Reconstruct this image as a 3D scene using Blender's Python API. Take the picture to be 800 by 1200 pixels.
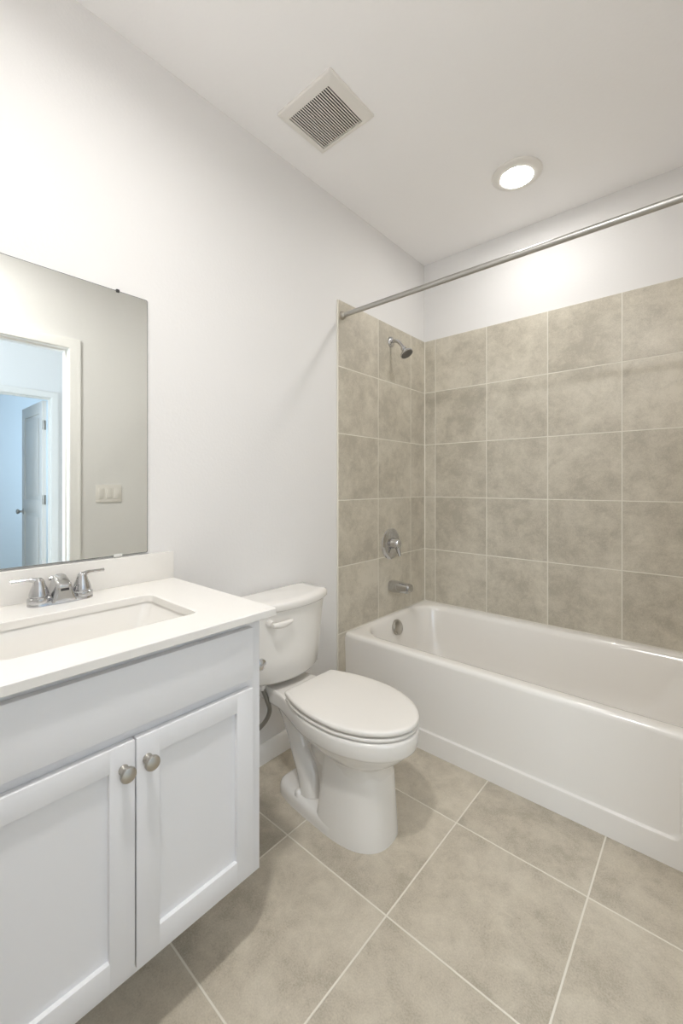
import bpy, bmesh, math
from mathutils import Vector, Matrix

S = bpy.context.scene
COL = S.collection
for _o in list(bpy.data.objects):
    bpy.data.objects.remove(_o)

# ------------------------------------------------------------------ camera
CAM_LOC = (1.3893, -2.3958, 1.1463)
YAW = 41.181
cam_d = bpy.data.cameras.new('camera')
cam_d.sensor_fit = 'HORIZONTAL'
cam_d.sensor_width = 36.0
cam_d.lens = 494.4 / 800 * 36.0
cam_d.shift_y = -32.15 / 800
cam_d.clip_start = 0.01
cam = bpy.data.objects.new('camera', cam_d)
COL.objects.link(cam)
cam.location = CAM_LOC
cam.rotation_euler = (math.radians(90), 0, math.radians(YAW))
S.camera = cam

# ------------------------------------------------------------------ world, large lights, exposure
W = bpy.data.worlds.new('world')
S.world = W
W.use_nodes = True
W.node_tree.nodes['Background'].inputs[0].default_value = (0.75, 0.86, 1.0, 1)
W.node_tree.nodes['Background'].inputs[1].default_value = 1.0

S.view_settings.view_transform = 'Standard'
S.view_settings.look = 'None'
S.view_settings.gamma = 1.0
S.view_settings.use_curve_mapping = False
S.view_settings.exposure = 0.36
S.cycles.max_bounces = 12
S.cycles.diffuse_bounces = 8
S.cycles.glossy_bounces = 6

LAMP_W = 2.7        # ceiling can over the tub
FILL_LAMP_W = 12.0       # unseen can added over the vanity side to even the brightness
HALL_W = 45.0
FAR_W = 16.0


def area(name, loc, rot, size, size_y, power, color):
    d = bpy.data.lights.new(name, 'AREA')
    d.shape = 'RECTANGLE'
    d.size, d.size_y = size, size_y
    d.energy = power
    d.color = color
    o = bpy.data.objects.new(name, d)
    COL.objects.link(o)
    o.location = loc
    o.rotation_euler = [math.radians(a) for a in rot]
    return o


# unseen cool hall light added for even brightness; daylight in the room beyond
area('hall_daylight_fill', (2.45, -3.85, 1.45), (90, 0, 0), 1.3, 1.8, HALL_W, (0.74, 0.87, 1.0))
area('bedroom_daylight', (4.45, -0.06, 1.45), (-90, 0, 0), 0.9, 1.5, FAR_W, (0.6, 0.8, 1.0))


# ------------------------------------------------------------------ materials
def nt(name):
    m = bpy.data.materials.new(name)
    m.use_nodes = True
    t = m.node_tree
    return m, t, t.nodes['Principled BSDF']


def plain(name, col, rough=0.5, metal=0.0, spec=0.5, coat=0.0, bump=0.0, bscale=200.0, var=0.0):
    m, t, b = nt(name)
    b.inputs['Base Color'].default_value = (*col, 1)
    b.inputs['Roughness'].default_value = rough
    b.inputs['Metallic'].default_value = metal
    b.inputs['Specular IOR Level'].default_value = spec
    b.inputs['Coat Weight'].default_value = coat
    b.inputs['Coat Roughness'].default_value = 0.05
    tc = t.nodes.new('ShaderNodeTexCoord')
    nz = t.nodes.new('ShaderNodeTexNoise')
    nz.inputs['Scale'].default_value = bscale
    nz.inputs['Detail'].default_value = 4
    t.links.new(tc.outputs['Object'], nz.inputs['Vector'])
    if bump:
        bp = t.nodes.new('ShaderNodeBump')
        bp.inputs['Strength'].default_value = bump
        bp.inputs['Distance'].default_value = 0.002
        t.links.new(nz.outputs['Fac'], bp.inputs['Height'])
        t.links.new(bp.outputs['Normal'], b.inputs['Normal'])
    if var:
        mx = t.nodes.new('ShaderNodeMix')
        mx.data_type = 'RGBA'
        mx.inputs[6].default_value = (*[c * (1 - var) for c in col], 1)
        mx.inputs[7].default_value = (*[min(1, c * (1 + var)) for c in col], 1)
        t.links.new(nz.outputs['Fac'], mx.inputs[0])
        t.links.new(mx.outputs[2], b.inputs['Base Color'])
    return m


def tile_mat(name, ax, u0, du, v0, dv, dark, mid, light, grout, gw, rough, seed, nscale=2.6):
    m, t, b = nt(name)
    N, L = t.nodes.new, t.links.new

    def math_(op, a, bb=None, c=None):
        n = N('ShaderNodeMath')
        n.operation = op
        for i, v in enumerate((a, bb, c)):
            if v is None:
                continue
            if isinstance(v, (int, float)):
                n.inputs[i].default_value = v
            else:
                L(v, n.inputs[i])
        return n.outputs[0]
    tc = N('ShaderNodeTexCoord')
    sp = N('ShaderNodeSeparateXYZ')
    L(tc.outputs['Object'], sp.inputs[0])
    u = math_('DIVIDE', math_('SUBTRACT', sp.outputs[ax[0]], u0), du)
    v = math_('DIVIDE', math_('SUBTRACT', sp.outputs[ax[1]], v0), dv)
    iu, iv = math_('FLOOR', u), math_('FLOOR', v)
    fu, fv = math_('FRACT', u), math_('FRACT', v)
    eu = math_('MULTIPLY', math_('MINIMUM', fu, math_('SUBTRACT', 1.0, fu)), du)
    ev = math_('MULTIPLY', math_('MINIMUM', fv, math_('SUBTRACT', 1.0, fv)), dv)
    e = math_('MINIMUM', eu, ev)
    mr = N('ShaderNodeMapRange')
    L(e, mr.inputs['Value'])
    mr.inputs['From Min'].default_value = gw * 0.75
    mr.inputs['From Max'].default_value = gw * 1.25
    tilemask = mr.outputs[0]
    # each tile shows another piece of the same stone
    idw = math_('ADD', math_('MULTIPLY', iu, 5.37), math_('ADD', math_('MULTIPLY', iv, 9.71), seed))
    n1 = N('ShaderNodeTexNoise')
    n1.noise_dimensions = '4D'
    n1.inputs['Scale'].default_value = nscale
    n1.inputs['Detail'].default_value = 9
    n1.inputs['Roughness'].default_value = 0.62
    n1.inputs['Distortion'].default_value = 0.35
    L(tc.outputs['Object'], n1.inputs['Vector'])
    L(idw, n1.inputs['W'])
    n2 = N('ShaderNodeTexNoise')
    n2.noise_dimensions = '4D'
    n2.inputs['Scale'].default_value = nscale * 5.0
    n2.inputs['Detail'].default_value = 12
    n2.inputs['Roughness'].default_value = 0.74
    n2.inputs['Distortion'].default_value = 0.4
    L(tc.outputs['Object'], n2.inputs['Vector'])
    L(idw, n2.inputs['W'])
    n3 = N('ShaderNodeTexNoise')
    n3.inputs['Scale'].default_value = 260
    n3.inputs['Detail'].default_value = 3
    L(tc.outputs['Object'], n3.inputs['Vector'])
    f = math_('ADD', math_('MULTIPLY', n1.outputs['Fac'], 0.52), math_('MULTIPLY', n2.outputs['Fac'], 0.48))
    f = math_('ADD', f, math_('MULTIPLY', math_('SUBTRACT', n3.outputs['Fac'], 0.5), 0.20))
    rp = N('ShaderNodeValToRGB')
    L(f, rp.inputs[0])
    cr = rp.color_ramp
    cr.elements[0].position = 0.42
    cr.elements[0].color = (*dark, 1)
    cr.elements[1].position = 0.60
    cr.elements[1].color = (*light, 1)
    el = cr.elements.new(0.5)
    el.color = (*mid, 1)
    # fine pale veins
    n4 = N('ShaderNodeTexNoise')
    n4.noise_dimensions = '4D'
    n4.inputs['Scale'].default_value = nscale * 1.5
    n4.inputs['Detail'].default_value = 5
    n4.inputs['Distortion'].default_value = 0.6
    L(tc.outputs['Object'], n4.inputs['Vector'])
    L(math_('ADD', idw, 31.7), n4.inputs['W'])
    vein = math_('ABSOLUTE', math_('SUBTRACT', n4.outputs['Fac'], 0.56))
    vr = N('ShaderNodeMapRange')
    L(vein, vr.inputs['Value'])
    vr.inputs['From Min'].default_value = 0.0
    vr.inputs['From Max'].default_value = 0.010
    vr.inputs['To Min'].default_value = 0.10
    vr.inputs['To Max'].default_value = 0.0
    mv = N('ShaderNodeMix')
    mv.data_type = 'RGBA'
    L(math_('MULTIPLY', vr.outputs[0], n2.outputs['Fac']), mv.inputs[0])
    L(rp.outputs[0], mv.inputs[6])
    mv.inputs[7].default_value = (*[min(1, c * 1.45) for c in light], 1)
    mx = N('ShaderNodeMix')
    mx.data_type = 'RGBA'
    L(tilemask, mx.inputs[0])
    mx.inputs[6].default_value = (*grout, 1)
    L(mv.outputs[2], mx.inputs[7])
    L(mx.outputs[2], b.inputs['Base Color'])
    rr = N('ShaderNodeMapRange')
    L(tilemask, rr.inputs['Value'])
    rr.inputs['To Min'].default_value = 0.85
    rr.inputs['To Max'].default_value = rough
    L(rr.outputs[0], b.inputs['Roughness'])
    bp = N('ShaderNodeBump')
    bp.inputs['Strength'].default_value = 0.6
    bp.inputs['Distance'].default_value = 0.0016
    L(math_('ADD', tilemask, math_('MULTIPLY', n2.outputs['Fac'], 0.12)), bp.inputs['Height'])
    L(bp.outputs['Normal'], b.inputs['Normal'])
    return m


def emis(name, col, strength):
    m, t, b = nt(name)
    b.inputs['Base Color'].default_value = (0.9, 0.9, 0.9, 1)
    b.inputs['Emission Color'].default_value = (*col, 1)
    b.inputs['Emission Strength'].default_value = strength
    return m


M = {}
M['wall'] = plain('wall_paint', (0.755, 0.745, 0.735), 0.75, spec=0.25, bump=0.22, bscale=95)
M['ceil'] = plain('ceiling_paint', (0.93, 0.92, 0.92), 0.85, spec=0.2, bump=0.2, bscale=70)
M['hall'] = plain('hall_paint', (0.88, 0.88, 0.88), 0.75, spec=0.25, bump=0.2, bscale=95)
M['trim'] = plain('trim_paint', (0.86, 0.85, 0.83), 0.35, bump=0.05)
M['porc'] = plain('vitreous_china', (0.80, 0.78, 0.745), 0.12, spec=0.5, coat=0.4)
M['plast'] = plain('white_plastic', (0.78, 0.755, 0.715), 0.28)
M['acryl'] = plain('tub_enamel', (0.80, 0.775, 0.735), 0.16, coat=0.3)
M['cab'] = plain('cabinet_paint', (0.80, 0.80, 0.815), 0.38, bump=0.04)
M['quartz'] = plain('quartz_top', (0.80, 0.78, 0.745), 0.22, bscale=350, var=0.02)
M['chrome'] = plain('chrome', (0.60, 0.60, 0.61), 0.06, metal=1)
M['nickel'] = plain('brushed_nickel', (0.50, 0.475, 0.43), 0.32, metal=1, bump=0.05, bscale=500)
M['satin'] = plain('satin_steel', (0.50, 0.49, 0.465), 0.38, metal=1)
M['mirror'] = plain('mirror_silver', (0.91, 0.93, 0.90), 0.0, metal=1)
M['edge'] = plain('mirror_edge', (0.10, 0.11, 0.11), 0.3)
M['dark'] = plain('dark_plastic', (0.03, 0.03, 0.03), 0.5)
M['duct_shade'] = plain('painted_duct_shade', (0.012, 0.012, 0.012), 0.8)
M['braid'] = plain('braided_hose', (0.30, 0.29, 0.26), 0.35, metal=0.7, bump=0.6, bscale=700)
M['clip'] = plain('clear_clip', (0.7, 0.7, 0.68), 0.15)
M['lens'] = emis('lamp_lens', (1.0, 0.98, 0.95), 26.0)
M['bedroom'] = plain('bedroom_paint', (0.78, 0.82, 0.86), 0.8, spec=0.2)
M['bedfloor'] = plain('bedroom_carpet', (0.5, 0.48, 0.45), 0.95, bump=0.6, bscale=300)

TD, TM, TL = (0.425, 0.388, 0.316), (0.525, 0.484, 0.400), (0.63, 0.585, 0.492)
GR = (0.74, 0.71, 0.63)
TZ0 = 2.0591 - 0.3318 - 0.33 * 5
M['tile_left'] = tile_mat('stone_tile_left', ('Y', 'Z'), -0.8448, 0.3343, TZ0, 0.3306, TD, TM, TL, GR, 0.0024, 0.32, 3.1)
M['tile_back'] = tile_mat('stone_tile_back', ('X', 'Z'), 0.0864, 0.3286, TZ0, 0.3306, TD, TM, TL, GR, 0.0024, 0.32, 17.9)
M['tile_right'] = tile_mat('stone_tile_right', ('Y', 'Z'), -0.8448, 0.3343, TZ0, 0.3306, TD, TM, TL, GR, 0.0024, 0.32, 41.3)
FD, FM, FLt = (0.385, 0.342, 0.270), (0.50, 0.448, 0.362), (0.60, 0.545, 0.447)
M['floor'] = tile_mat('stone_floor_tile', ('X', 'Y'), 0.3487, 0.3918, -1.4732, 0.410, FD, FM, FLt,
                      (0.74, 0.70, 0.61), 0.0024, 0.30, 7.7, nscale=2.2)


# ------------------------------------------------------------------ mesh helpers
def root_loc(o):
    while o.parent:
        o = o.parent
    return o.location.copy()


def obj(name, bm, mat, parent=None, smooth=True, angle=40, label=None):
    bmesh.ops.recalc_face_normals(bm, faces=bm.faces[:])
    if parent is not None:
        bmesh.ops.translate(bm, verts=bm.verts[:], vec=-root_loc(parent))
    me = bpy.data.meshes.new(name)
    bm.to_mesh(me)
    bm.free()
    mats = mat if isinstance(mat, (list, tuple)) else [mat]
    for m_ in mats:
        me.materials.append(m_)
    if smooth:
        for p in me.polygons:
            p.use_smooth = True
        me.set_sharp_from_angle(angle=math.radians(angle))
    o = bpy.data.objects.new(name, me)
    COL.objects.link(o)
    if parent is not None:
        o.parent = parent
    if label:
        o['label'] = label
    return o


def thing(name, label, cat, loc=(0, 0, 0), group=None):
    o = bpy.data.objects.new(name, None)
    o.empty_display_size = 0.05
    COL.objects.link(o)
    o.location = loc
    o['label'] = label
    o['category'] = cat
    if group:
        o['group'] = group
    return o


def struct(name, bm, mat, smooth=False, parent=None, label=None, cat=None):
    o = obj(name, bm, mat, parent, smooth)
    if parent is None:
        o['kind'] = 'structure'
        if label:
            o['label'] = label
            o['category'] = cat
    return o


def box(bm, x0, x1, y0, y1, z0, z1, bev=0.0, seg=2, mi=0):
    r = bmesh.ops.create_cube(bm, size=1.0)
    vs = r['verts']
    for v in vs:
        v.co = Vector(((x0 + x1) / 2 + v.co.x * (x1 - x0), (y0 + y1) / 2 + v.co.y * (y1 - y0), (z0 + z1) / 2 + v.co.z * (z1 - z0)))
    fs = {f for v in vs for f in v.link_faces}
    for f in fs:
        f.material_index = mi
    if bev:
        es = list({e for v in vs for e in v.link_edges})
        bmesh.ops.bevel(bm, geom=es, offset=bev, segments=seg, profile=0.6, affect='EDGES', clamp_overlap=True)


def new():
    return bmesh.new()


def loft(bm, rings, cap0=True, cap1=True, closed=True):
    vr = [[bm.verts.new(p) for p in r] for r in rings]
    n = len(rings[0])
    for a, b in zip(vr[:-1], vr[1:]):
        for i in range(n if closed else n - 1):
            j = (i + 1) % n
            try:
                bm.faces.new((a[i], a[j], b[j], b[i]))
            except ValueError:
                pass
    if cap0:
        bm.faces.new(vr[0])
    if cap1:
        bm.faces.new(vr[-1][::-1])
    return vr


def frame_of(d):
    d = Vector(d).normalized()
    up = Vector((0, 0, 1)) if abs(d.z) < 0.95 else Vector((1, 0, 0))
    a = d.cross(up).normalized()
    return d, a, a.cross(d).normalized()


def lathe(bm, org, d, prof, n=32, cap0=True, cap1=True):
    """prof: (distance along d, radius)"""
    d, a, b = frame_of(d)
    org = Vector(org)
    rings = []
    for s, r in prof:
        rings.append([org + d * s + (a * math.cos(2 * math.pi * i / n) + b * math.sin(2 * math.pi * i / n)) * max(r, 1e-4) for i in range(n)])
    loft(bm, rings, cap0, cap1)


def catmull(pts, per=8, closed=False):
    P = [Vector(p) for p in pts]
    out = []
    n = len(P)
    segs = n if closed else n - 1
    for i in range(segs):
        if closed:
            p0, p1, p2, p3 = P[i - 1], P[i], P[(i + 1) % n], P[(i + 2) % n]
        else:
            p1, p2 = P[i], P[i + 1]
            p0 = P[i - 1] if i else p1 * 2 - p2
            p3 = P[i + 2] if i + 2 < n else p2 * 2 - p1
        for k in range(per):
            t = k / per
            out.append(0.5 * ((2 * p1) + (p2 - p0) * t + (2 * p0 - 5 * p1 + 4 * p2 - p3) * t * t + (3 * p1 - p0 - 3 * p2 + p3) * t ** 3))
    if not closed:
        out.append(P[-1].copy())
    return out


def tube(bm, pts, r, n=14, per=8, smooth=True, rads=None):
    P = catmull(pts, per) if smooth else [Vector(p) for p in pts]
    rings = []
    prev = None
    for i, p in enumerate(P):
        d = (P[min(i + 1, len(P) - 1)] - P[max(i - 1, 0)]).normalized()
        if prev is None:
            _, a, b = frame_of(d)
        else:
            a = (prev - d * prev.dot(d)).normalized()
            b = a.cross(d).normalized()
        prev = a
        rr = r
        if rads:
            s = i / (len(P) - 1) * (len(rads) - 1)
            k = min(int(s), len(rads) - 2)
            rr = rads[k] + (rads[k + 1] - rads[k]) * (s - k)
        rings.append([p + (a * math.cos(2 * math.pi * k / n) + b * math.sin(2 * math.pi * k / n)) * rr for k in range(n)])
    loft(bm, rings)


def rrect(x0, x1, y0, y1, r, z, nc=10, ns=6):
    """rounded rectangle in plan, same vertex count whatever the size"""
    pts = []
    cs = [(x1 - r, y1 - r, 0), (x0 + r, y1 - r, 90), (x0 + r, y0 + r, 180), (x1 - r, y0 + r, 270)]
    arcs = [[Vector((cx + r * math.cos(math.radians(a + 90 * k / nc)), cy + r * math.sin(math.radians(a + 90 * k / nc)), z)) for k in range(nc + 1)] for cx, cy, a in cs]
    for i in range(4):
        pts += arcs[i]
        a, b = arcs[i][-1], arcs[(i + 1) % 4][0]
        for k in range(1, ns):
            pts.append(a.lerp(b, k / ns))
    return pts


# ------------------------------------------------------------------ the room shell
RX, RY, RZ = 1.53, -2.56, 2.5552      # right wall, near wall, ceiling
DY0, DY1, DH = -1.565, -2.375, 1.966   # bathroom doorway
HX = 3.33                               # far wall of the hall
EY0, EY1, EH = -1.195, -1.985, 1.966   # doorway across the hall

bm = new(); box(bm, -0.14, 5.2, -4.1, 0.14, -0.1, 0.0)
struct('floor', bm, M['floor'])
bm = new()
box(bm, -0.14, 5.2, -4.1, 0.14, RZ, RZ + 0.1)
struct('ceiling', bm, M['ceil'])
bm = new(); box(bm, -0.14, 0.0, RY - 0.12, 0.14, 0, RZ)
struct('wall_left', bm, M['wall'])
bm = new(); box(bm, 0.0, RX + 0.12, 0.0, 0.14, 0, RZ)
struct('wall_back', bm, M['wall'])
bm = new(); box(bm, 0.0, RX, RY - 0.12, RY, 0, RZ)
struct('wall_near', bm, M['wall'])
bm = new()
box(bm, RX, RX + 0.12, DY0 + 0.016, 0.0, 0, RZ)
box(bm, RX, RX + 0.12, DY1 - 0.016, DY0 + 0.016, DH + 0.016, RZ)
box(bm, RX, RX + 0.12, RY - 0.12, DY1 - 0.016, 0, RZ)
struct('wall_right', bm, M['wall'])

# hall and the room across it, seen in the mirror
bm = new()
box(bm, HX, HX + 0.12, EY0 + 0.016, 0.0, 0, RZ)
box(bm, HX, HX + 0.12, EY1 - 0.016, EY0 + 0.016, EH + 0.016, RZ)
box(bm, HX, HX + 0.12, -4.1, EY1 - 0.016, 0, RZ)
struct('wall_hall', bm, M['hall'])
bm = new()
box(bm, RX + 0.12, 5.2, 0.0, 0.12, 0, RZ)
struct('wall_hall_end', bm, M['hall'])
bm = new()
box(bm, RX + 0.001, 5.2, -4.2, -4.08, 0, RZ)
struct('wall_hall_near', bm, M['hall'])
bm = new()
box(bm, 5.08, 5.2, -4.08, 0.0, 0, RZ)
struct('wall_bedroom', bm, M['bedroom'])


def casing(name, x_face, sgn, ya, yb, h, x_other, mat):
    """jamb lining with stop and mitred moulded casing round a doorway, on both faces of its wall"""
    bm = new()

    def run(prof):
        # prof: (offset outwards from the opening, x); swept up one side, across the head and down the other
        rings = []
        for y, s, z, up in ((ya, 1, 0.0, 0), (ya, 1, h, 1), (yb, -1, h, 1), (yb, -1, 0.0, 0)):
            rings.append([Vector((x, y + s * o, z + (o if up else 0.0))) for o, x in prof])
        loft(bm, rings)
    xa, xb = x_face, x_other
    xm = (xa + xb) / 2
    run([(0.016, xa), (0.0, xa), (0.0, xm - 0.02), (-0.010, xm - 0.02), (-0.010, xm + 0.015), (0.0, xm + 0.015), (0.0, xb), (0.016, xb)])
    for xf, sg in ((xa, sgn), (xb, -sgn)):
        run([(0.004, xf), (0.004, xf + sg * 0.009), (0.012, xf + sg * 0.010), (0.016, xf + sg * 0.0125), (0.034, xf + sg * 0.0135),
             (0.040, xf + sg * 0.0165), (0.056, xf + sg * 0.017), (0.060, xf + sg * 0.014), (0.061, xf)])
    return struct(name, bm, mat, smooth=True)


c1 = casing('trim_1', RX, -1, DY0, DY1, DH, RX + 0.12, M['trim'])
bm = new()
box(bm, RX + 0.040, RX + 0.068, DY0 - 0.0022, DY0 + 0.001, 0.832, 0.892, 0.002)
obj('strike_plate', bm, M['nickel'], c1, label='metal strike plate on white door jamb')
c2 = casing('trim_2', HX, -1, EY0, EY1, EH, HX + 0.12, M['trim'])

# open panelled door in the doorway across the hall
bm = new()
dx0, dx1, dy0, dy1, dz0, dz1 = HX + 0.13, HX + 0.13 + 0.76, EY0 - 0.042, EY0 - 0.007, 0.012, 1.955
box(bm, dx0, dx1, dy0 + 0.009, dy1 - 0.009, dz0, dz1)
for ya_, yb_ in ((dy0, dy0 + 0.0095), (dy1 - 0.0095, dy1)):
    for xa, xb in ((dx0, dx0 + 0.11), (dx1 - 0.11, dx1)):
        box(bm, xa, xb, ya_, yb_, dz0, dz1, 0.003)
    for za, zb in ((dz0, 0.22), (0.86, 0.99), (1.84, dz1)):
        box(bm, dx0 + 0.105, dx1 - 0.105, ya_, yb_, za, zb, 0.003)
    for za, zb in ((0.26, 0.82), (1.03, 1.80)):
        box(bm, dx0 + 0.15, dx1 - 0.15, ya_ + 0.002, yb_ - 0.002, za, zb, 0.002)
d2 = struct('door_1', bm, M['trim'], smooth=True)
kx = dx1 - 0.065
bm = new()
lathe(bm, (kx, dy0, 0.86), (0, -1, 0), [(0, 0.030), (0.006, 0.029), (0.010, 0.012), (0.035, 0.011), (0.040, 0.022), (0.052, 0.027), (0.062, 0.022), (0.066, 0.004)])
lathe(bm, (kx, dy1, 0.86), (0, 1, 0), [(0, 0.030), (0.006, 0.029), (0.010, 0.012), (0.035, 0.011), (0.040, 0.022), (0.052, 0.027), (0.062, 0.022), (0.066, 0.004)])
obj('door_knob', bm, M['satin'], d2)
for hz in (0.22, 1.00, 1.72):
    bm = new()
    lathe(bm, (HX + 0.128, EY0 - 0.030, hz - 0.045), (0, 0, 1), [(0, 0.004), (0.002, 0.007), (0.088, 0.007), (0.090, 0.004)], 14)
    box(bm, HX + 0.095, HX + 0.135, EY0 - 0.0255, EY0 - 0.0235, hz - 0.044, hz + 0.044)
    box(bm, HX + 0.1285, HX + 0.1305, EY0 - 0.041, EY0 - 0.010, hz - 0.044, hz + 0.044)
    obj('hinge', bm, M['satin'], d2)

# tiled surround of the tub alcove
TT, TTOP, TEDGE = 0.010, 2.0591, -0.8448
bm = new(); box(bm, 0.0, TT, TEDGE, 0.0, 0.0, TTOP, 0.0015, 1)
struct('wall_tile_left', bm, M['tile_left'])
bm = new(); box(bm, TT, RX - TT, -TT, 0.0, 0.0, TTOP, 0.0015, 1)
struct('wall_tile_back', bm, M['tile_back'])
bm = new(); box(bm, RX - TT, RX, TEDGE, 0.0, 0.0, TTOP, 0.0015, 1)
struct('wall_tile_right', bm, M['tile_right'])
# grout bead in the inside corner and the painted edge strip beside the tile
bm = new()
tube(bm, [(TT + 0.001, -TT - 0.001, 0.40), (TT + 0.001, -TT - 0.001, TTOP - 0.002)], 0.0035, 10, smooth=False)
struct('trim_3', bm, plain('corner_grout', GR, 0.85))

# baseboards
def base_profile(bm, p0, p1, nrm, h=0.083, t=0.013):
    p0, p1, nrm = Vector(p0), Vector(p1), Vector(nrm)
    prof = [(0, 0), (t, 0), (t, h * 0.78), (t * 0.7, h * 0.86), (t * 0.55, h * 0.95), (t * 0.3, h), (0, h)]
    rings = [[p + nrm * a + Vector((0, 0, b)) for a, b in prof] for p in (p0, p1)]
    loft(bm, rings)


bm = new(); base_profile(bm, (0, -1.70, 0), (0, TEDGE - 0.001, 0), (1, 0, 0))
struct('baseboard_left', bm, M['trim'], smooth=True)
bm = new(); base_profile(bm, (RX, DY0 + 0.062, 0), (RX, TEDGE - 0.001, 0), (-1, 0, 0))
struct('baseboard_right', bm, M['trim'], smooth=True)
bm = new(); base_profile(bm, (0.60, RY, 0), (RX, RY, 0), (0, 1, 0))
struct('baseboard_near', bm, M['trim'], smooth=True)

# ------------------------------------------------------------------ bathtub
t = thing('bathtub', 'white alcove bathtub with plain apron against the tiled walls', 'bathtub', (0.77, -0.40, 0.0))
bx0, bx1, by0, by1, bz = TT + 0.001, RX - TT - 0.001, -0.794, -TT - 0.001, 0.405
bm = new()
R = []
R.append(rrect(bx0, bx1, by0 + 0.014, by1, 0.004, 0.0))
R.append(rrect(bx0, bx1, by0 + 0.014, by1, 0.004, 0.372))
R.append(rrect(bx0, bx1, by0 + 0.001, by1, 0.004, 0.378))
R.append(rrect(bx0, bx1, by0, by1, 0.004, 0.385))
R.append(rrect(bx0, bx1, by0 + 0.002, by1, 0.005, 0.395))
R.append(rrect(bx0, bx1, by0 + 0.007, by1, 0.006, 0.402))
R.append(rrect(bx0, bx1, by0 + 0.014, by1, 0.008, bz))
ox0, ox1, oy0, oy1 = 0.032, 1.462, -0.735, -0.058
R.append(rrect(ox0 - 0.008, ox1 + 0.012, oy0 - 0.012, oy1 + 0.010, 0.17, bz))
R.append(rrect(ox0, ox1, oy0, oy1, 0.165, bz - 0.003))
R.append(rrect(ox0 + 0.007, ox1 - 0.010, oy0 + 0.010, oy1 - 0.009, 0.16, bz - 0.012))
R.append(rrect(ox0 + 0.013, ox1 - 0.020, oy0 + 0.016, oy1 - 0.015, 0.155, bz - 0.03))
R.append(rrect(ox0 + 0.022, ox1 - 0.05, oy0 + 0.024, oy1 - 0.024, 0.15, bz - 0.08))
R.append(rrect(ox0 + 0.05, ox1 - 0.13, oy0 + 0.045, oy1 - 0.045, 0.14, bz - 0.20))
R.append(rrect(ox0 + 0.075, ox1 - 0.20, oy0 + 0.065, oy1 - 0.065, 0.13, bz - 0.28))
R.append(rrect(ox0 + 0.11, ox1 - 0.26, oy0 + 0.10, oy1 - 0.10, 0.11, bz - 0.315))
R.append(rrect(ox0 + 0.17, ox1 - 0.33, oy0 + 0.16, oy1 - 0.16, 0.09, bz - 0.325))
loft(bm, R)
obj('basin', bm, M['acryl'], t, angle=60)
# apron with a shallow sunk field, ledge along its foot
bm = new()
nx, nz = 220, 70
gx = [bx0 + (bx1 - bx0) * i / nx for i in range(nx + 1)]
gz = [0.384 * j / nz for j in range(nz + 1)]


def apron_y(x, z):
    zb, xr, rc = 0.082, 1.325, 0.030
    dx, dz = xr - x, z - zb
    if dx < rc and dz < rc:
        d = rc - math.hypot(rc - dx, rc - dz)
    else:
        d = min(dx, dz)
    k = max(0.0, min(1.0, d / 0.006))
    k = k * k * (3 - 2 * k)
    fade = max(0.0, min(1.0, (0.375 - z) / 0.27))
    return by0 + 0.009 * k * fade


gz = sorted(gz + [0.079, 0.0805, 0.082, 0.0835, 0.085, 0.0865, 0.088])
gx = sorted(gx + [1.317, 1.319, 1.321, 1.323, 1.325, 1.327])
vs = [[bm.verts.new((x, apron_y(x, z), z)) for x in gx] for z in gz]
for j in range(len(gz) - 1):
    for i in range(len(gx) - 1):
        bm.faces.new((vs[j][i], vs[j][i + 1], vs[j + 1][i + 1], vs[j + 1][i]))
ret = bmesh.ops.extrude_face_region(bm, geom=bm.faces[:])
for v in [g for g in ret['geom'] if isinstance(g, bmesh.types.BMVert)]:
    v.co.y = by0 + 0.015
obj('apron', bm, M['acryl'], t, angle=50)
bm = new()
od = Vector((0.96, 0, 0.24)).normalized()
lathe(bm, (0.044, -0.394, 0.337), od, [(-0.006, 0.030), (0.006, 0.038), (0.008, 0.0425), (0.020, 0.0425), (0.0225, 0.040), (0.0228, 0.0355), (0.0205, 0.035), (0.027, 0.0345), (0.0295, 0.031), (0.030, 0.0)], 40)
obj('overflow_cover', bm, M['nickel'], t, label='round brushed metal overflow cover')
bm = new()
lathe(bm, (0.32, -0.40, 0.0795), (0, 0, 1), [(0, 0.035), (0.003, 0.034), (0.0035, 0.024), (0.010, 0.020), (0.013, 0.004)], 28)
obj('drain', bm, M['nickel'], t)

# ------------------------------------------------------------------ curtain rod
t = thing('shower_curtain_rod', 'bare straight metal shower curtain rod spanning above the tub', 'curtain rod', (TT, -0.812, 1.988))
bm = new()
tube(bm, [(TT + 0.006, -0.812, 1.988), (RX - TT - 0.006, -0.812, 1.984)], 0.0118, 24, smooth=False)
obj('rod', bm, M['satin'], t)
for x, s in ((TT, 1), (RX - TT, -1)):
    bm = new()
    lathe(bm, (x, -0.812, 1.988 if s > 0 else 1.984), (s, 0, 0), [(0, 0.021), (0.004, 0.021), (0.006, 0.018), (0.014, 0.0165), (0.018, 0.013)], 28)
    obj('flange', bm, M['nickel'], t)

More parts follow.
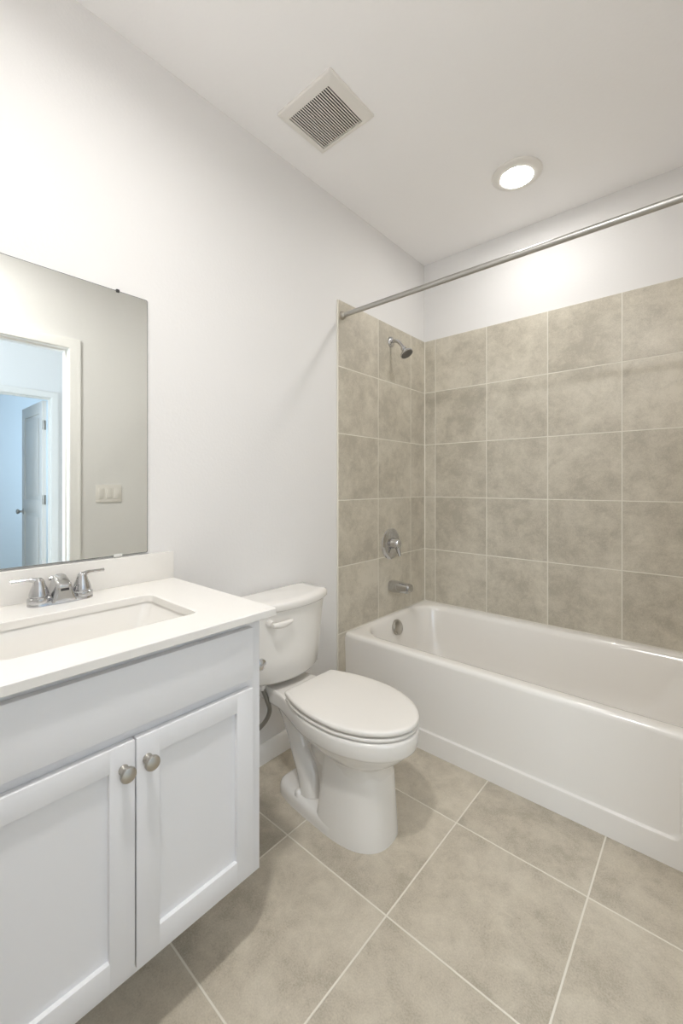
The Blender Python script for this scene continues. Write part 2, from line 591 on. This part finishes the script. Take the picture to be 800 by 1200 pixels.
# ------------------------------------------------------------------ shower head, valve, spout
FY = -0.392
t = thing('shower_fixture', 'chrome shower head on a bent arm high on the tiled wall', 'shower head', (TT, FY, 1.962))
bm = new()
lathe(bm, (TT, FY, 1.962), (1, 0, 0), [(0, 0.030), (0.004, 0.030), (0.010, 0.026), (0.014, 0.016), (0.016, 0.0095)], 32)
obj('flange', bm, M['chrome'], t)
bm = new()
tube(bm, [(TT, FY, 1.962), (0.040, FY, 1.962), (0.062, FY, 1.952), (0.080, FY, 1.932), (0.097, FY, 1.908)], 0.0095, 16)
obj('arm', bm, M['chrome'], t)
hd = Vector((0.52, 0, -0.85)).normalized()
ho = Vector((0.093, FY, 1.914))
bm = new()
lathe(bm, ho, hd, [(0, 0.010), (0.004, 0.0155), (0.014, 0.0155), (0.018, 0.012), (0.024, 0.018), (0.036, 0.032), (0.044, 0.0365), (0.050, 0.0365), (0.0515, 0.034)], 36)
hb = obj('head', bm, M['chrome'], t)
bm = new()
lathe(bm, ho + hd * 0.0505, hd, [(0, 0.0335), (0.0015, 0.033), (0.003, 0.0)], 32)
_, a_, b_ = frame_of(hd)
for rr, n in ((0.009, 6), (0.018, 12), (0.027, 18)):
    for k in range(n):
        an = 2 * math.pi * k / n
        p = ho + hd * 0.0508 + (a_ * math.cos(an) + b_ * math.sin(an)) * rr
        lathe(bm, p, hd, [(0, 0.0016), (0.003, 0.0013)], 6)
obj('spray_face', bm, plain('spray_face_rubber', (0.16, 0.15, 0.14), 0.5), hb, label='dark grey spray face')

t = thing('shower_valve', 'round chrome mixer valve with lever on the tiled wall above spout', 'shower valve', (TT, FY, 0.808))
bm = new()
lathe(bm, (TT, FY, 0.808), (1, 0, 0), [(0, 0.089), (0.003, 0.089), (0.007, 0.085), (0.012, 0.070), (0.015, 0.045), (0.016, 0.03)], 48)
obj('escutcheon', bm, M['chrome'], t)
bm = new()
lathe(bm, (TT + 0.012, FY, 0.812), (1, 0, 0), [(0, 0.032), (0.010, 0.030), (0.026, 0.026), (0.042, 0.025), (0.047, 0.021), (0.049, 0.0)], 36)
tube(bm, [(TT + 0.044, FY, 0.812), (TT + 0.047, FY + 0.004, 0.785), (TT + 0.054, FY + 0.006, 0.760), (TT + 0.060, FY + 0.006, 0.742)], 0.01, 14, rads=[0.018, 0.014, 0.011, 0.008])
obj('handle', bm, M['chrome'], t)

t = thing('tub_spout', 'chrome tub spout on the tiled wall just above the tub', 'tub spout', (TT, FY, 0.57))
bm = new()
def sp_ring(x, hw, z0, z1, r):
    c = rrect(-hw, hw, z0, z1, r, 0, 6, 3)
    return [Vector((x, FY + p.x, p.y)) for p in c]
R = [sp_ring(TT, 0.026, 0.538, 0.597, 0.02), sp_ring(TT + 0.006, 0.029, 0.535, 0.600, 0.022), sp_ring(TT + 0.03, 0.029, 0.536, 0.600, 0.021),
     sp_ring(0.085, 0.028, 0.540, 0.597, 0.018), sp_ring(0.125, 0.027, 0.546, 0.593, 0.014), sp_ring(0.140, 0.026, 0.549, 0.590, 0.011), sp_ring(0.143, 0.024, 0.551, 0.588, 0.010)]
loft(bm, R)
ts = obj('spout_body', bm, M['chrome'], t)
bm = new()
lathe(bm, (0.118, FY, 0.548), (0.1, 0, -1), [(0, 0.015), (0.006, 0.015), (0.0065, 0.011), (0.004, 0.010)], 24)
obj('outlet', bm, M['satin'], ts)
bm = new()
box(bm, 0.1425, 0.1445, FY - 0.014, FY + 0.014, 0.556, 0.580, 0.0009)
obj('end_plate', bm, M['satin'], ts)

# ------------------------------------------------------------------ toilet
TC = -1.278
t = thing('toilet', 'white two-piece toilet with closed lid standing between vanity and tub', 'toilet', (0.36, TC, 0.0))


def outline(ctrl, z, per=7, yc=TC):
    """ctrl: (x, half width) from the back to the front tip; mirrored to a closed curve"""
    right = [Vector((x, yc + h, z)) for x, h in ctrl]
    left = [Vector((x, yc - h, z)) for x, h in ctrl if h > 1e-6][::-1]
    back = [Vector((ctrl[0][0], yc - ctrl[0][1] * f, z)) for f in (0.5, 0, -0.5)]
    return catmull(right + left + back, per, closed=True)


def scale_ctrl(c, xs, xo, hs):
    return [(xo + (x - xo) * xs, h * hs) for x, h in c]


RIM = [(0.035, 0.085), (0.10, 0.092), (0.19, 0.100), (0.28, 0.130), (0.37, 0.158), (0.45, 0.166), (0.53, 0.161), (0.61, 0.134), (0.665, 0.093), (0.695, 0.046), (0.705, 0.0)]
bm = new()
rim_rings = [outline(scale_ctrl(RIM, 0.96, 0.38, 0.94), 0.3745),
             outline(scale_ctrl(RIM, 0.982, 0.38, 0.975), 0.374),
             outline(scale_ctrl(RIM, 0.995, 0.38, 0.993), 0.370),
             outline(RIM, 0.363),
             outline(scale_ctrl(RIM, 0.998, 0.38, 0.996), 0.345),
             outline(scale_ctrl(RIM, 0.992, 0.38, 0.985), 0.326),
             outline(scale_ctrl(RIM, 0.984, 0.38, 0.970), 0.319),
             outline(scale_ctrl(RIM, 0.972, 0.38, 0.945), 0.316)]
loft(bm, rim_rings)
BOWL = [(0.20, 0.060), (0.22, 0.075), (0.26, 0.100), (0.31, 0.128), (0.38, 0.150), (0.46, 0.157), (0.54, 0.150), (0.61, 0.124), (0.66, 0.083), (0.686, 0.042), (0.694, 0.0)]
def lerpc(a, b, k):
    return [(p[0] + (q[0] - p[0]) * k, p[1] + (q[1] - p[1]) * k) for p, q in zip(a, b)]
BOT = [(0.31, 0.0480), (0.33, 0.0634), (0.36, 0.0787), (0.40, 0.0902), (0.45, 0.0970), (0.49, 0.0989), (0.53, 0.0950), (0.565, 0.0826), (0.592, 0.0595), (0.607, 0.0326), (0.611, 0.0000)]
BR = [outline(BOWL, 0.320)]
for k, z in ((0.10, 0.308), (0.27, 0.292), (0.50, 0.275), (0.76, 0.260), (0.93, 0.251), (1.0, 0.244)):
    BR.append(outline(lerpc(BOWL, BOT, k), z))
BR.append(outline(BOT, 0.20))
loft(bm, BR)
# front column
COLT = [(0.415, 0.0883), (0.422, 0.0946), (0.435, 0.0965), (0.455, 0.0979), (0.475, 0.0984), (0.50, 0.0974), (0.535, 0.0922), (0.568, 0.0787), (0.592, 0.0576), (0.605, 0.0317), (0.609, 0.0000)]
COLB = [(0.385, 0.098), (0.392, 0.107), (0.408, 0.111), (0.43, 0.1135), (0.46, 0.1145), (0.49, 0.1135), (0.535, 0.106), (0.573, 0.091), (0.603, 0.066), (0.619, 0.036), (0.6235, 0.0)]
loft(bm, [outline(COLT, 0.262), outline(COLT, 0.245), outline(lerpc(COLT, COLB, 0.3), 0.17), outline(lerpc(COLT, COLB, 0.7), 0.08), outline(COLB, 0.02), outline(COLB, 0.0)])
# foot
FOOT = [(0.165, 0.055), (0.17, 0.072), (0.19, 0.088), (0.24, 0.100), (0.31, 0.108), (0.39, 0.1125), (0.46, 0.1145), (0.535, 0.106), (0.59, 0.078), (0.616, 0.042), (0.6235, 0.0)]
loft(bm, [outline(scale_ctrl(FOOT, 0.90, 0.42, 0.72), 0.052), outline(scale_ctrl(FOOT, 0.945, 0.42, 0.86), 0.049), outline(scale_ctrl(FOOT, 0.98, 0.42, 0.95), 0.041),
          outline(scale_ctrl(FOOT, 0.997, 0.42, 0.993), 0.030), outline(FOOT, 0.015), outline(FOOT, 0.0)])
# trapway behind the column, bending forward and down
TR = []
for z, xb, xf, h in ((0.360, 0.045, 0.34, 0.070), (0.330, 0.085, 0.36, 0.060), (0.295, 0.130, 0.38, 0.048), (0.262, 0.158, 0.41, 0.042), (0.225, 0.170, 0.43, 0.040),
                     (0.185, 0.184, 0.44, 0.040), (0.155, 0.200, 0.44, 0.042), (0.125, 0.215, 0.44, 0.046), (0.095, 0.222, 0.44, 0.054), (0.065, 0.226, 0.44, 0.060), (0.035, 0.228, 0.44, 0.064)):
    TR.append(rrect(xb, xf, TC - h, TC + h, min(h * 0.9, 0.055), z, 8, 5))
loft(bm, TR)
# the siphon bend bulging out of each flank
for s in (-1, 1):
    tube(bm, [(0.165, TC + s * 0.030, 0.345), (0.195, TC + s * 0.030, 0.285), (0.220, TC + s * 0.027, 0.225), (0.245, TC + s * 0.027, 0.170), (0.285, TC + s * 0.030, 0.120), (0.310, TC + s * 0.034, 0.075), (0.315, TC + s * 0.036, 0.030)],
         0.03, 22, rads=[0.056, 0.046, 0.043, 0.045, 0.052, 0.055, 0.056])
obj('bowl', bm, M['porc'], t, angle=55)
for s in (-1, 1):
    bm = new()
    lathe(bm, (0.285, TC + s * 0.087, 0.044), (0, 0, 1), [(0, 0.0145), (0.010, 0.0135), (0.017, 0.009), (0.020, 0.001)], 20)
    obj('bolt_cap', bm, M['plast'], t)

SEAT = [(0.252, 0.118), (0.258, 0.122), (0.285, 0.135), (0.33, 0.151), (0.39, 0.162), (0.46, 0.166), (0.53, 0.160), (0.61, 0.131), (0.663, 0.090), (0.692, 0.046), (0.702, 0.0)]
bm = new()
loft(bm, [outline(scale_ctrl(SEAT, 0.985, 0.46, 0.965), 0.3765), outline(scale_ctrl(SEAT, 1.0, 0.46, 0.995), 0.380), outline(scale_ctrl(SEAT, 1.0, 0.46, 1.0), 0.384),
          outline(scale_ctrl(SEAT, 0.998, 0.46, 0.993), 0.3875), outline(scale_ctrl(SEAT, 0.985, 0.46, 0.97), 0.389)])
obj('seat', bm, M['plast'], t, angle=60)
bm = new()
LID = [(0.248, 0.118), (0.252, 0.1215), (0.28, 0.134), (0.33, 0.151), (0.39, 0.163), (0.46, 0.167), (0.53, 0.161), (0.61, 0.132), (0.665, 0.090), (0.695, 0.046), (0.705, 0.0)]
loft(bm, [outline(scale_ctrl(LID, 0.98, 0.46, 0.96), 0.3945), outline(scale_ctrl(LID, 0.998, 0.46, 0.993), 0.3965), outline(LID, 0.402), outline(scale_ctrl(LID, 0.998, 0.46, 0.995), 0.407),
          outline(scale_ctrl(LID, 0.987, 0.46, 0.975), 0.4100), outline(scale_ctrl(LID, 0.95, 0.46, 0.92), 0.4112), outline(scale_ctrl(LID, 0.6, 0.46, 0.6), 0.4122), outline(scale_ctrl(LID, 0.2, 0.46, 0.2), 0.4125)])
obj('seat_lid', bm, M['plast'], t, angle=60)
for s in (-1, 1):
    bm = new()
    tube(bm, [(0.238, TC + s * 0.072 - 0.018, 0.388), (0.238, TC + s * 0.072 + 0.018, 0.388)], 0.0125, 18, smooth=False)
    box(bm, 0.226, 0.262, TC + s * 0.072 - 0.016, TC + s * 0.072 + 0.016, 0.3745, 0.390, 0.003)
    obj('hinge', bm, M['plast'], t)


def tank_ring(hw, xb, xc, xm, z, n=12):
    """bowed front tank section"""
    pts = []
    for k in range(n + 1):                      # right rear corner to front, along the bow, to left
        pass
    r = 0.018
    ctrl = [(xb, -hw + r), (xb, -hw * 0.5), (xb, 0), (xb, hw * 0.5), (xb, hw - r), (xb + r * 0.3, hw - r * 0.3), (xb + r, hw), (xb + (xc - xb) * 0.6, hw),
            (xc - 0.022, hw - 0.001), (xc - 0.004, hw - 0.010), (xc + 0.010, hw - 0.032)]
    for f in (0.6, 0.3, 0.0, -0.3, -0.6):
        ctrl.append((xc + 0.010 + (xm - xc - 0.010) * (1 - (f * hw / (hw - 0.032)) ** 2) ** 0.9, f * hw))
    ctrl += [(xc + 0.010, -hw + 0.032), (xc - 0.004, -hw + 0.010), (xc - 0.022, -hw + 0.001), (xb + (xc - xb) * 0.6, -hw), (xb + r, -hw), (xb + r * 0.3, -hw + r * 0.3)]
    return [Vector((p.x, TC + p.y, z)) for p in catmull([Vector((a, b, 0)) for a, b in ctrl], 4, closed=True)]


bm = new()
loft(bm, [tank_ring(0.140, 0.03, 0.120, 0.165, 0.398), tank_ring(0.158, 0.022, 0.138, 0.182, 0.402), tank_ring(0.166, 0.018, 0.144, 0.189, 0.412), tank_ring(0.1725, 0.017, 0.149, 0.194, 0.50),
          tank_ring(0.181, 0.016, 0.156, 0.202, 0.62), tank_ring(0.186, 0.015, 0.161, 0.207, 0.678)])
obj('tank', bm, M['porc'], t, angle=55)
bm = new()
loft(bm, [tank_ring(0.182, 0.018, 0.158, 0.203, 0.678), tank_ring(0.193, 0.012, 0.168, 0.214, 0.679), tank_ring(0.196, 0.010, 0.171, 0.2175, 0.684), tank_ring(0.196, 0.010, 0.171, 0.2175, 0.700),
          tank_ring(0.194, 0.011, 0.169, 0.215, 0.707), tank_ring(0.187, 0.016, 0.162, 0.208, 0.711), tank_ring(0.15, 0.03, 0.14, 0.18, 0.7125)])
obj('tank_lid', bm, M['porc'], t, angle=55)
bm = new()
lathe(bm, (0.175, -1.412, 0.640), (1, 0, 0.0), [(0, 0.012), (0.020, 0.012), (0.024, 0.010), (0.025, 0.0)], 24)
R = []
for k in range(13):
    s = k / 12
    y = -1.424 + 0.092 * s
    hz = 0.0105 * (math.sin(math.pi * (0.12 + 0.80 * s)) ** 0.6) + 0.0015
    xc_ = 0.214 + 0.006 * math.sin(math.pi * s)
    zc = 0.641 - 0.004 * math.sin(math.pi * s)
    R.append([Vector((xc_ + 0.008 * math.cos(a), y, zc + hz * math.sin(a))) for a in [2 * math.pi * i / 14 for i in range(14)]])
loft(bm, R)
obj('flush_lever', bm, M['plast'], t)

# supply hose
t = thing('water_supply_hose', 'grey braided water hose curving down beside the toilet tank', 'hose', (0.05, -1.50, 0.17))
bm = new()
tube(bm, [(0.115, -1.395, 0.392), (0.117, -1.393, 0.375), (0.120, -1.376, 0.33), (0.112, -1.356, 0.275), (0.085, -1.363, 0.220), (0.055, -1.415, 0.175), (0.05, -1.47, 0.168), (0.05, -1.50, 0.17)], 0.0085, 14)
obj('braided_line', bm, M['braid'], t)
bm = new()
lathe(bm, (0.115, -1.395, 0.3975), (0, 0, -1), [(0, 0.014), (0.003, 0.016), (0.016, 0.016), (0.020, 0.011), (0.026, 0.0105)], 10)
obj('coupling_nut', bm, M['plast'], t)
bm = new()
lathe(bm, (0.0, -1.535, 0.17), (1, 0, 0), [(0, 0.030), (0.004, 0.028), (0.007, 0.010), (0.045, 0.009), (0.046, 0.013), (0.066, 0.013), (0.068, 0.008), (0.08, 0.008), (0.082, 0.016), (0.094, 0.014), (0.095, 0.0)], 20)
lathe(bm, (0.05, -1.535, 0.17), (0, 1, 0), [(0, 0.010), (0.035, 0.010), (0.036, 0.0125), (0.046, 0.0125), (0.047, 0.0085)], 16)
obj('stop_valve', bm, M['chrome'], t)

# ------------------------------------------------------------------ vanity
VY0, VY1 = -1.721, -2.353
VYC = (VY0 + VY1) / 2
FX, DX = 0.520, 0.538
t = thing('vanity_cabinet', 'white shaker vanity cabinet with two doors under the sink top', 'cabinet', (0.26, VYC, 0.0))
bm = new()
ZB, ZT = 0.166, 0.811
for ya, yb in ((VY0 - 0.016, VY0), (VY1, VY1 + 0.016)):         # side panels, notched for the toe space
    box(bm, 0.0015, FX - 0.018, ya, yb, ZB, ZT)
    box(bm, 0.0015, 0.340, ya, yb, 0.0, ZB)
box(bm, 0.0015, FX - 0.018, VY1 + 0.016, VY0 - 0.016, ZB, ZB + 0.016)   # floor of the carcass
box(bm, 0.0015, 0.010, VY1 + 0.016, VY0 - 0.016, ZB, ZT)
# face frame
for ya, yb in ((VY0 - 0.040, VY0), (VY1, VY1 + 0.040)):
    box(bm, FX - 0.019, FX, ya, yb, ZB, ZT, 0.001)
for za, zb in ((ZB, ZB + 0.035), (0.640, 0.672), (ZT - 0.035, ZT)):
    box(bm, FX - 0.019, FX, VY1 + 0.038, VY0 - 0.038, za, zb, 0.001)
obj('carcass', bm, M['cab'], t, angle=30)
bm = new()
box(bm, 0.34, 0.356, VY1, VY0, 0.0, ZB, 0.0008)
obj('toe_kick', bm, M['cab'], t)
bm = new()
box(bm, FX, DX, VY1 + 0.033, VY0 - 0.033, 0.667, 0.7935, 0.0022)
obj('false_drawer_front', bm, M['cab'], t)
KN = {0: (-2.0145, 0.597), 1: (-2.0605, 0.597)}


def shaker(ya, yb, z0, z1, st=0.047):
    """flat panel set in a mitre-free frame; ya > yb"""
    bm = new()
    box(bm, FX + 0.001, DX - 0.010, yb + 0.01, ya - 0.01, z0 + 0.01, z1 - 0.01)
    box(bm, FX + 0.0005, DX, ya - st, ya, z0, z1, 0.0018)
    box(bm, FX + 0.0005, DX, yb, yb + st, z0, z1, 0.0018)
    box(bm, FX + 0.0005, DX - 0.0001, yb + st - 0.002, ya - st + 0.002, z0, z0 + st + 0.004, 0.0015)
    box(bm, FX + 0.0005, DX - 0.0001, yb + st - 0.002, ya - st + 0.002, z1 - st + 0.002, z1, 0.0015)
    return bm


for i, (ya, yb) in enumerate(((VY0 - 0.033, VYC + 0.0015), (VYC - 0.0015, VY1 + 0.033))):
    d = obj('door', shaker(ya, yb, 0.191, 0.6445), M['cab'], t, angle=30)
    bm = new()
    ky, kz = KN[i]
    lathe(bm, (DX, ky, kz), (1, 0, 0), [(0, 0.0095), (0.002, 0.0095), (0.006, 0.0062), (0.014, 0.0062), (0.018, 0.010), (0.020, 0.0142), (0.0235, 0.0150), (0.027, 0.0135), (0.0292, 0.009), (0.030, 0.0)], 32)
    obj('knob', bm, M['nickel'], d, label='round brushed nickel knob')

# countertop with a cut-out for the sink
t = thing('countertop', 'cream quartz vanity countertop with backsplash below the mirror', 'countertop', (0.27, VYC, 0.812))
CX1, CY0, CY1, CZ0, CZ1 = 0.555, -1.693, -2.383, 0.8125, 0.832
SX0, SX1, SY0, SY1 = 0.176, 0.440, -2.232, -1.846
bm = new()
o_b = lambda z, e: rrect(0.001, CX1 - e, CY1 + e, CY0 - e, 0.004, z)
i_b = lambda z, e: rrect(SX0 - e, SX1 + e, SY0 - e, SY1 + e, 0.022, z)
rings = [i_b(CZ1 - 0.002, 0), i_b(CZ1, 0.002), o_b(CZ1, 0.002), o_b(CZ1 - 0.002, 0), o_b(CZ0 + 0.001, 0), o_b(CZ0, 0.001), i_b(CZ0, 0), i_b(CZ1 - 0.002, 0)]
loft(bm, rings, False, False)
bmesh.ops.remove_doubles(bm, verts=bm.verts[:], dist=1e-6)
obj('slab', bm, M['quartz'], t, angle=30)
bm = new()
box(bm, 0.001, 0.019, CY1, CY0, CZ1, 0.9205, 0.0015)
obj('backsplash', bm, M['quartz'], t, angle=30)

# undermount sink
t = thing('sink_basin', 'white rectangular undermount sink set in the vanity countertop', 'sink', ((SX0 + SX1) / 2, (SY0 + SY1) / 2, 0.68))
bm = new()
zt = CZ0 - 0.0005
def sr(e, z, r=0.03):
    return rrect(SX0 + e, SX1 - e, SY0 + e, SY1 - e, r, z)
def sr2(ex, ey, z, r):
    return rrect(SX0 + ex, SX1 - ex, SY0 + ey, SY1 - ey, r, z)
rings = [sr2(-0.022, -0.022, zt, 0.03), sr2(-0.004, -0.004, zt, 0.026), sr2(-0.003, -0.003, zt - 0.006, 0.026), sr2(0.004, 0.010, zt - 0.03, 0.024), sr2(0.012, 0.034, zt - 0.085, 0.026),
         sr2(0.022, 0.052, zt - 0.110, 0.03), sr2(0.045, 0.080, zt - 0.122, 0.03), sr2(0.10, 0.15, zt - 0.126, 0.03),
         ]
inner = rings
outer = [sr2(0.09, 0.14, zt - 0.134, 0.03), sr2(0.03, 0.06, zt - 0.129, 0.03), sr2(0.008, 0.038, zt - 0.10, 0.026), sr2(-0.006, 0.0, zt - 0.03, 0.026), sr2(-0.010, -0.010, zt - 0.012, 0.028), sr2(-0.022, -0.022, zt - 0.010, 0.03)]
loft(bm, inner, False, True)
loft(bm, outer + [inner[0]], True, False)
bmesh.ops.remove_doubles(bm, verts=bm.verts[:], dist=1e-6)
obj('bowl', bm, M['porc'], t, angle=60)
bm = new()
lathe(bm, ((SX0 + SX1) / 2, (SY0 + SY1) / 2, zt - 0.127), (0, 0, 1), [(0, 0.022), (0.003, 0.021), (0.0035, 0.014), (0.007, 0.012), (0.009, 0.0)], 24)
obj('drain', bm, M['chrome'], t)

# faucet
FXC, FYC, FZ = 0.072, -2.037, CZ1
t = thing('faucet', 'chrome two-lever centerset faucet behind the sink', 'faucet', (FXC, FYC, FZ))
bm = new()
loft(bm, [rrect(FXC - 0.027, FXC + 0.027, FYC - 0.076, FYC + 0.076, 0.0265, FZ), rrect(FXC - 0.027, FXC + 0.027, FYC - 0.076, FYC + 0.076, 0.0265, FZ + 0.006),
          rrect(FXC - 0.024, FXC + 0.024, FYC - 0.073, FYC + 0.073, 0.0235, FZ + 0.010), rrect(FXC - 0.018, FXC + 0.018, FYC - 0.066, FYC + 0.066, 0.0175, FZ + 0.0115)])
obj('base', bm, M['chrome'], t)
for s in (-1, 1):
    hy = FYC + s * 0.050
    bm = new()
    lathe(bm, (FXC, hy, FZ + 0.008), (0, 0, 1), [(0, 0.0265), (0.004, 0.0268), (0.011, 0.0258), (0.0135, 0.0225), (0.015, 0.0205), (0.0165, 0.0225), (0.022, 0.0222), (0.034, 0.0190), (0.044, 0.0145), (0.052, 0.0125), (0.058, 0.0108), (0.063, 0.005), (0.064, 0.0)], 30)
    hb = obj('handle', bm, M['chrome'], t)
    bm = new()
    tube(bm, [(FXC, hy, FZ + 0.060), (FXC - 0.001, hy + s * 0.012, FZ + 0.067), (FXC - 0.003, hy + s * 0.028, FZ + 0.0685), (FXC - 0.006, hy + s * 0.048, FZ + 0.068), (FXC - 0.008, hy + s * 0.058, FZ + 0.0675)],
         0.005, 14, rads=[0.009, 0.0065, 0.0046, 0.0044, 0.005])
    obj('lever', bm, M['chrome'], hb)
bm = new()


def fs(xa, xb, hw, za, zb, r=0.010):
    """spout section spanning xa..xb; za, zb are the heights of its rear and front edges"""
    return [Vector((p.x, FYC + p.y, FZ + za + (zb - za) * (p.x - xa) / (xb - xa))) for p in rrect(xa, xb, -hw, hw, min(r, hw * 0.8), 0, 6, 3)]


loft(bm, [fs(0.040, 0.104, 0.0300, 0.004, 0.004), fs(0.040, 0.104, 0.0290, 0.012, 0.010), fs(0.041, 0.1035, 0.0255, 0.026, 0.020), fs(0.042, 0.1030, 0.0215, 0.042, 0.032),
          fs(0.043, 0.1040, 0.0190, 0.055, 0.041), fs(0.044, 0.1050, 0.0178, 0.063, 0.046), fs(0.047, 0.1035, 0.0160, 0.069, 0.050), fs(0.053, 0.098, 0.0120, 0.0715, 0.053, 0.008)])
sp = obj('spout', bm, M['chrome'], t, angle=50)
bm = new()
box(bm, 0.1025, 0.1052, FYC - 0.0095, FYC + 0.0095, FZ + 0.034, FZ + 0.040, 0.0006)
obj('outlet', bm, M['dark'], sp, label='dark outlet slot')
bm = new()
tube(bm, [(FXC - 0.034, FYC, FZ + 0.006), (FXC - 0.034, FYC, FZ + 0.060)], 0.0025, 10, smooth=False)
lathe(bm, (FXC - 0.034, FYC + 0.008, FZ + 0.062), (0, -1, -0.12), [(0, 0.003), (0.003, 0.0058), (0.026, 0.0052), (0.029, 0.0045), (0.030, 0.0)], 16)
obj('lift_rod', bm, M['chrome'], t)

# ------------------------------------------------------------------ mirror
t = thing('wall_mirror', 'large frameless wall mirror above the vanity backsplash', 'mirror', (0.0, -2.05, 0.926))
MY0, MY1, MZ0, MZ1 = -1.775, -2.33, 0.926, 1.747
bm = new()
pts = lambda x, e: [Vector((x, p.x, p.y)) for p in rrect(MY1 + e, MY0 - e, MZ0 + e, MZ1 - e, 0.006, 0, 6, 4)]
loft(bm, [pts(0.0008, 0), pts(0.0058, 0)], True, True)
obj('backing', bm, M['edge'], t, angle=30)
bm = new()
loft(bm, [pts(0.0058, 0.0012), pts(0.0064, 0.0018)], False, True)
obj('glass', bm, M['mirror'], t, smooth=False)
for z, s, m_ in ((MZ1, 1, 'dark'), (MZ0, -1, 'clip')):
    for yy in ((-1.868,), (-1.868,))[0 if s > 0 else 1]:
        bm = new()
        hh = 0.005 if s > 0 else 0.005
        hwid = 0.0045 if s > 0 else 0.012
        za, zb = sorted((z - s * hh, z + s * 0.004))
        box(bm, 0.0, 0.0095, yy - hwid, yy + hwid, za, zb, 0.001)
        obj('clip', bm, M[m_], t)

# ------------------------------------------------------------------ switch plate on the wall across from the mirror
t = thing('light_switch', 'white three-gang light switch plate by the doorway, seen in the mirror', 'light switch', (RX, -1.342, 1.09))
bm = new()
box(bm, RX - 0.006, RX, -1.342 - 0.077, -1.342 + 0.077, 1.09 - 0.056, 1.09 + 0.056, 0.003)
obj('plate', bm, M['plast'], t)
for k in (-1, 0, 1):
    bm = new()
    yk = -1.342 + k * 0.046
    box(bm, RX - 0.0085, RX - 0.004, yk - 0.0165, yk + 0.0165, 1.09 - 0.033, 1.09 + 0.033, 0.002)
    o = obj('rocker', bm, M['plast'], t)

# ------------------------------------------------------------------ paper holder on the end of the vanity
t = thing('paper_holder', 'small chrome paper holder post on the vanity end beside toilet tank', 'paper holder', (0.478, VY0, 0.66))
bm = new()
lathe(bm, (0.470, VY0, 0.660), (0, 1, 0), [(0, 0.022), (0.005, 0.021), (0.009, 0.012), (0.030, 0.0095), (0.040, 0.0095)], 26)
obj('wall_post', bm, M['chrome'], t)
bm = new()
lathe(bm, (0.484, VY0 + 0.040, 0.660), (-1, 0, 0), [(0, 0.0), (0.001, 0.010), (0.004, 0.0145), (0.010, 0.0155), (0.014, 0.012), (0.018, 0.0085), (0.150, 0.0085), (0.151, 0.011), (0.158, 0.011), (0.159, 0.0)], 26)
obj('roll_arm', bm, M['chrome'], t)

# ------------------------------------------------------------------ exhaust fan grille
VX0, VX1, VYA, VYB = 0.150, 0.425, -1.352, -1.102
t = thing('exhaust_fan', 'square white exhaust fan grille on the ceiling', 'fan vent', ((VX0 + VX1) / 2, (VYA + VYB) / 2, RZ))
bm = new()
gx0, gx1, gy0, gy1 = 0.177, 0.381, -1.314, -1.122
def vr(e, z, r=0.006):
    return rrect(VX0 + e, VX1 - e, VYA + e, VYB - e, r, z, 4, 4)
def vi(z):
    return rrect(gx0, gx1, gy0, gy1, 0.002, z, 4, 4)
loft(bm, [vr(0, RZ), vr(0, RZ - 0.006), vr(0.004, RZ - 0.010), vr(0.02, RZ - 0.0125), vi(RZ - 0.0125), vi(RZ - 0.002)], False, False)
obj('cover', bm, M['plast'], t, angle=30)
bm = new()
box(bm, gx0 - 0.002, gx1 + 0.002, gy0 - 0.002, gy1 + 0.002, RZ - 0.0025, RZ - 0.0005)  # near-black plate stands in for the shade inside the duct
obj('duct_shade_plate', bm, M['duct_shade'], t, label='black plate painting the shade behind the slats')
ns = 20
pitch = (gx1 - gx0) / (ns + 0.5)
for k in range(ns):
    bm = new()
    xc = gx0 + pitch * (k + 0.75)
    box(bm, xc - pitch * 0.23, xc + pitch * 0.23, gy0 - 0.001, gy1 + 0.001, RZ - 0.0122, RZ - 0.0102, 0.0005, 1)
    obj('slat', bm, M['plast'], t)

# ------------------------------------------------------------------ recessed ceiling lamp over the tub and an added unseen one
def can_light(x, y, watt, spread, label):
    t = thing('recessed_light', label, 'ceiling light', (x, y, RZ), None)
    bm = new()
    n = 48
    prof = [(0.066, 0.004), (0.068, 0.015), (0.073, 0.0165), (0.090, 0.013), (0.104, 0.007), (0.1065, 0.004), (0.1065, 0.0)]
    rings = [[Vector((x + r * math.cos(2 * math.pi * i / n), y + r * math.sin(2 * math.pi * i / n), RZ - h)) for i in range(n)] for r, h in prof]
    loft(bm, rings, False, False)
    obj('trim_ring', bm, M['plast'], t)
    bm = new()
    lathe(bm, (x, y, RZ - 0.002), (0, 0, -1), [(0, 0.0675), (0.012, 0.0672), (0.017, 0.064), (0.020, 0.050), (0.0215, 0.026), (0.022, 0.0)], n, True, True)
    obj('lens', bm, M['lens'], t, label='glowing white lens')
    d = bpy.data.lights.new('lamp_glow', 'AREA')
    d.shape = 'DISK'
    d.size = 0.13
    d.energy = watt
    d.spread = math.radians(spread)
    d.color = (1.0, 0.985, 0.965)
    o = bpy.data.objects.new('lamp_glow', d)
    COL.objects.link(o)
    o.parent = t
    o.location = (0, 0, -0.027)
    return t


can_light(0.727, -0.432, LAMP_W, 180, 'glowing round recessed ceiling light above the bathtub')
can_light(0.92, -2.22, FILL_LAMP_W, 168, 'added unseen recessed ceiling light above the vanity end of the room')
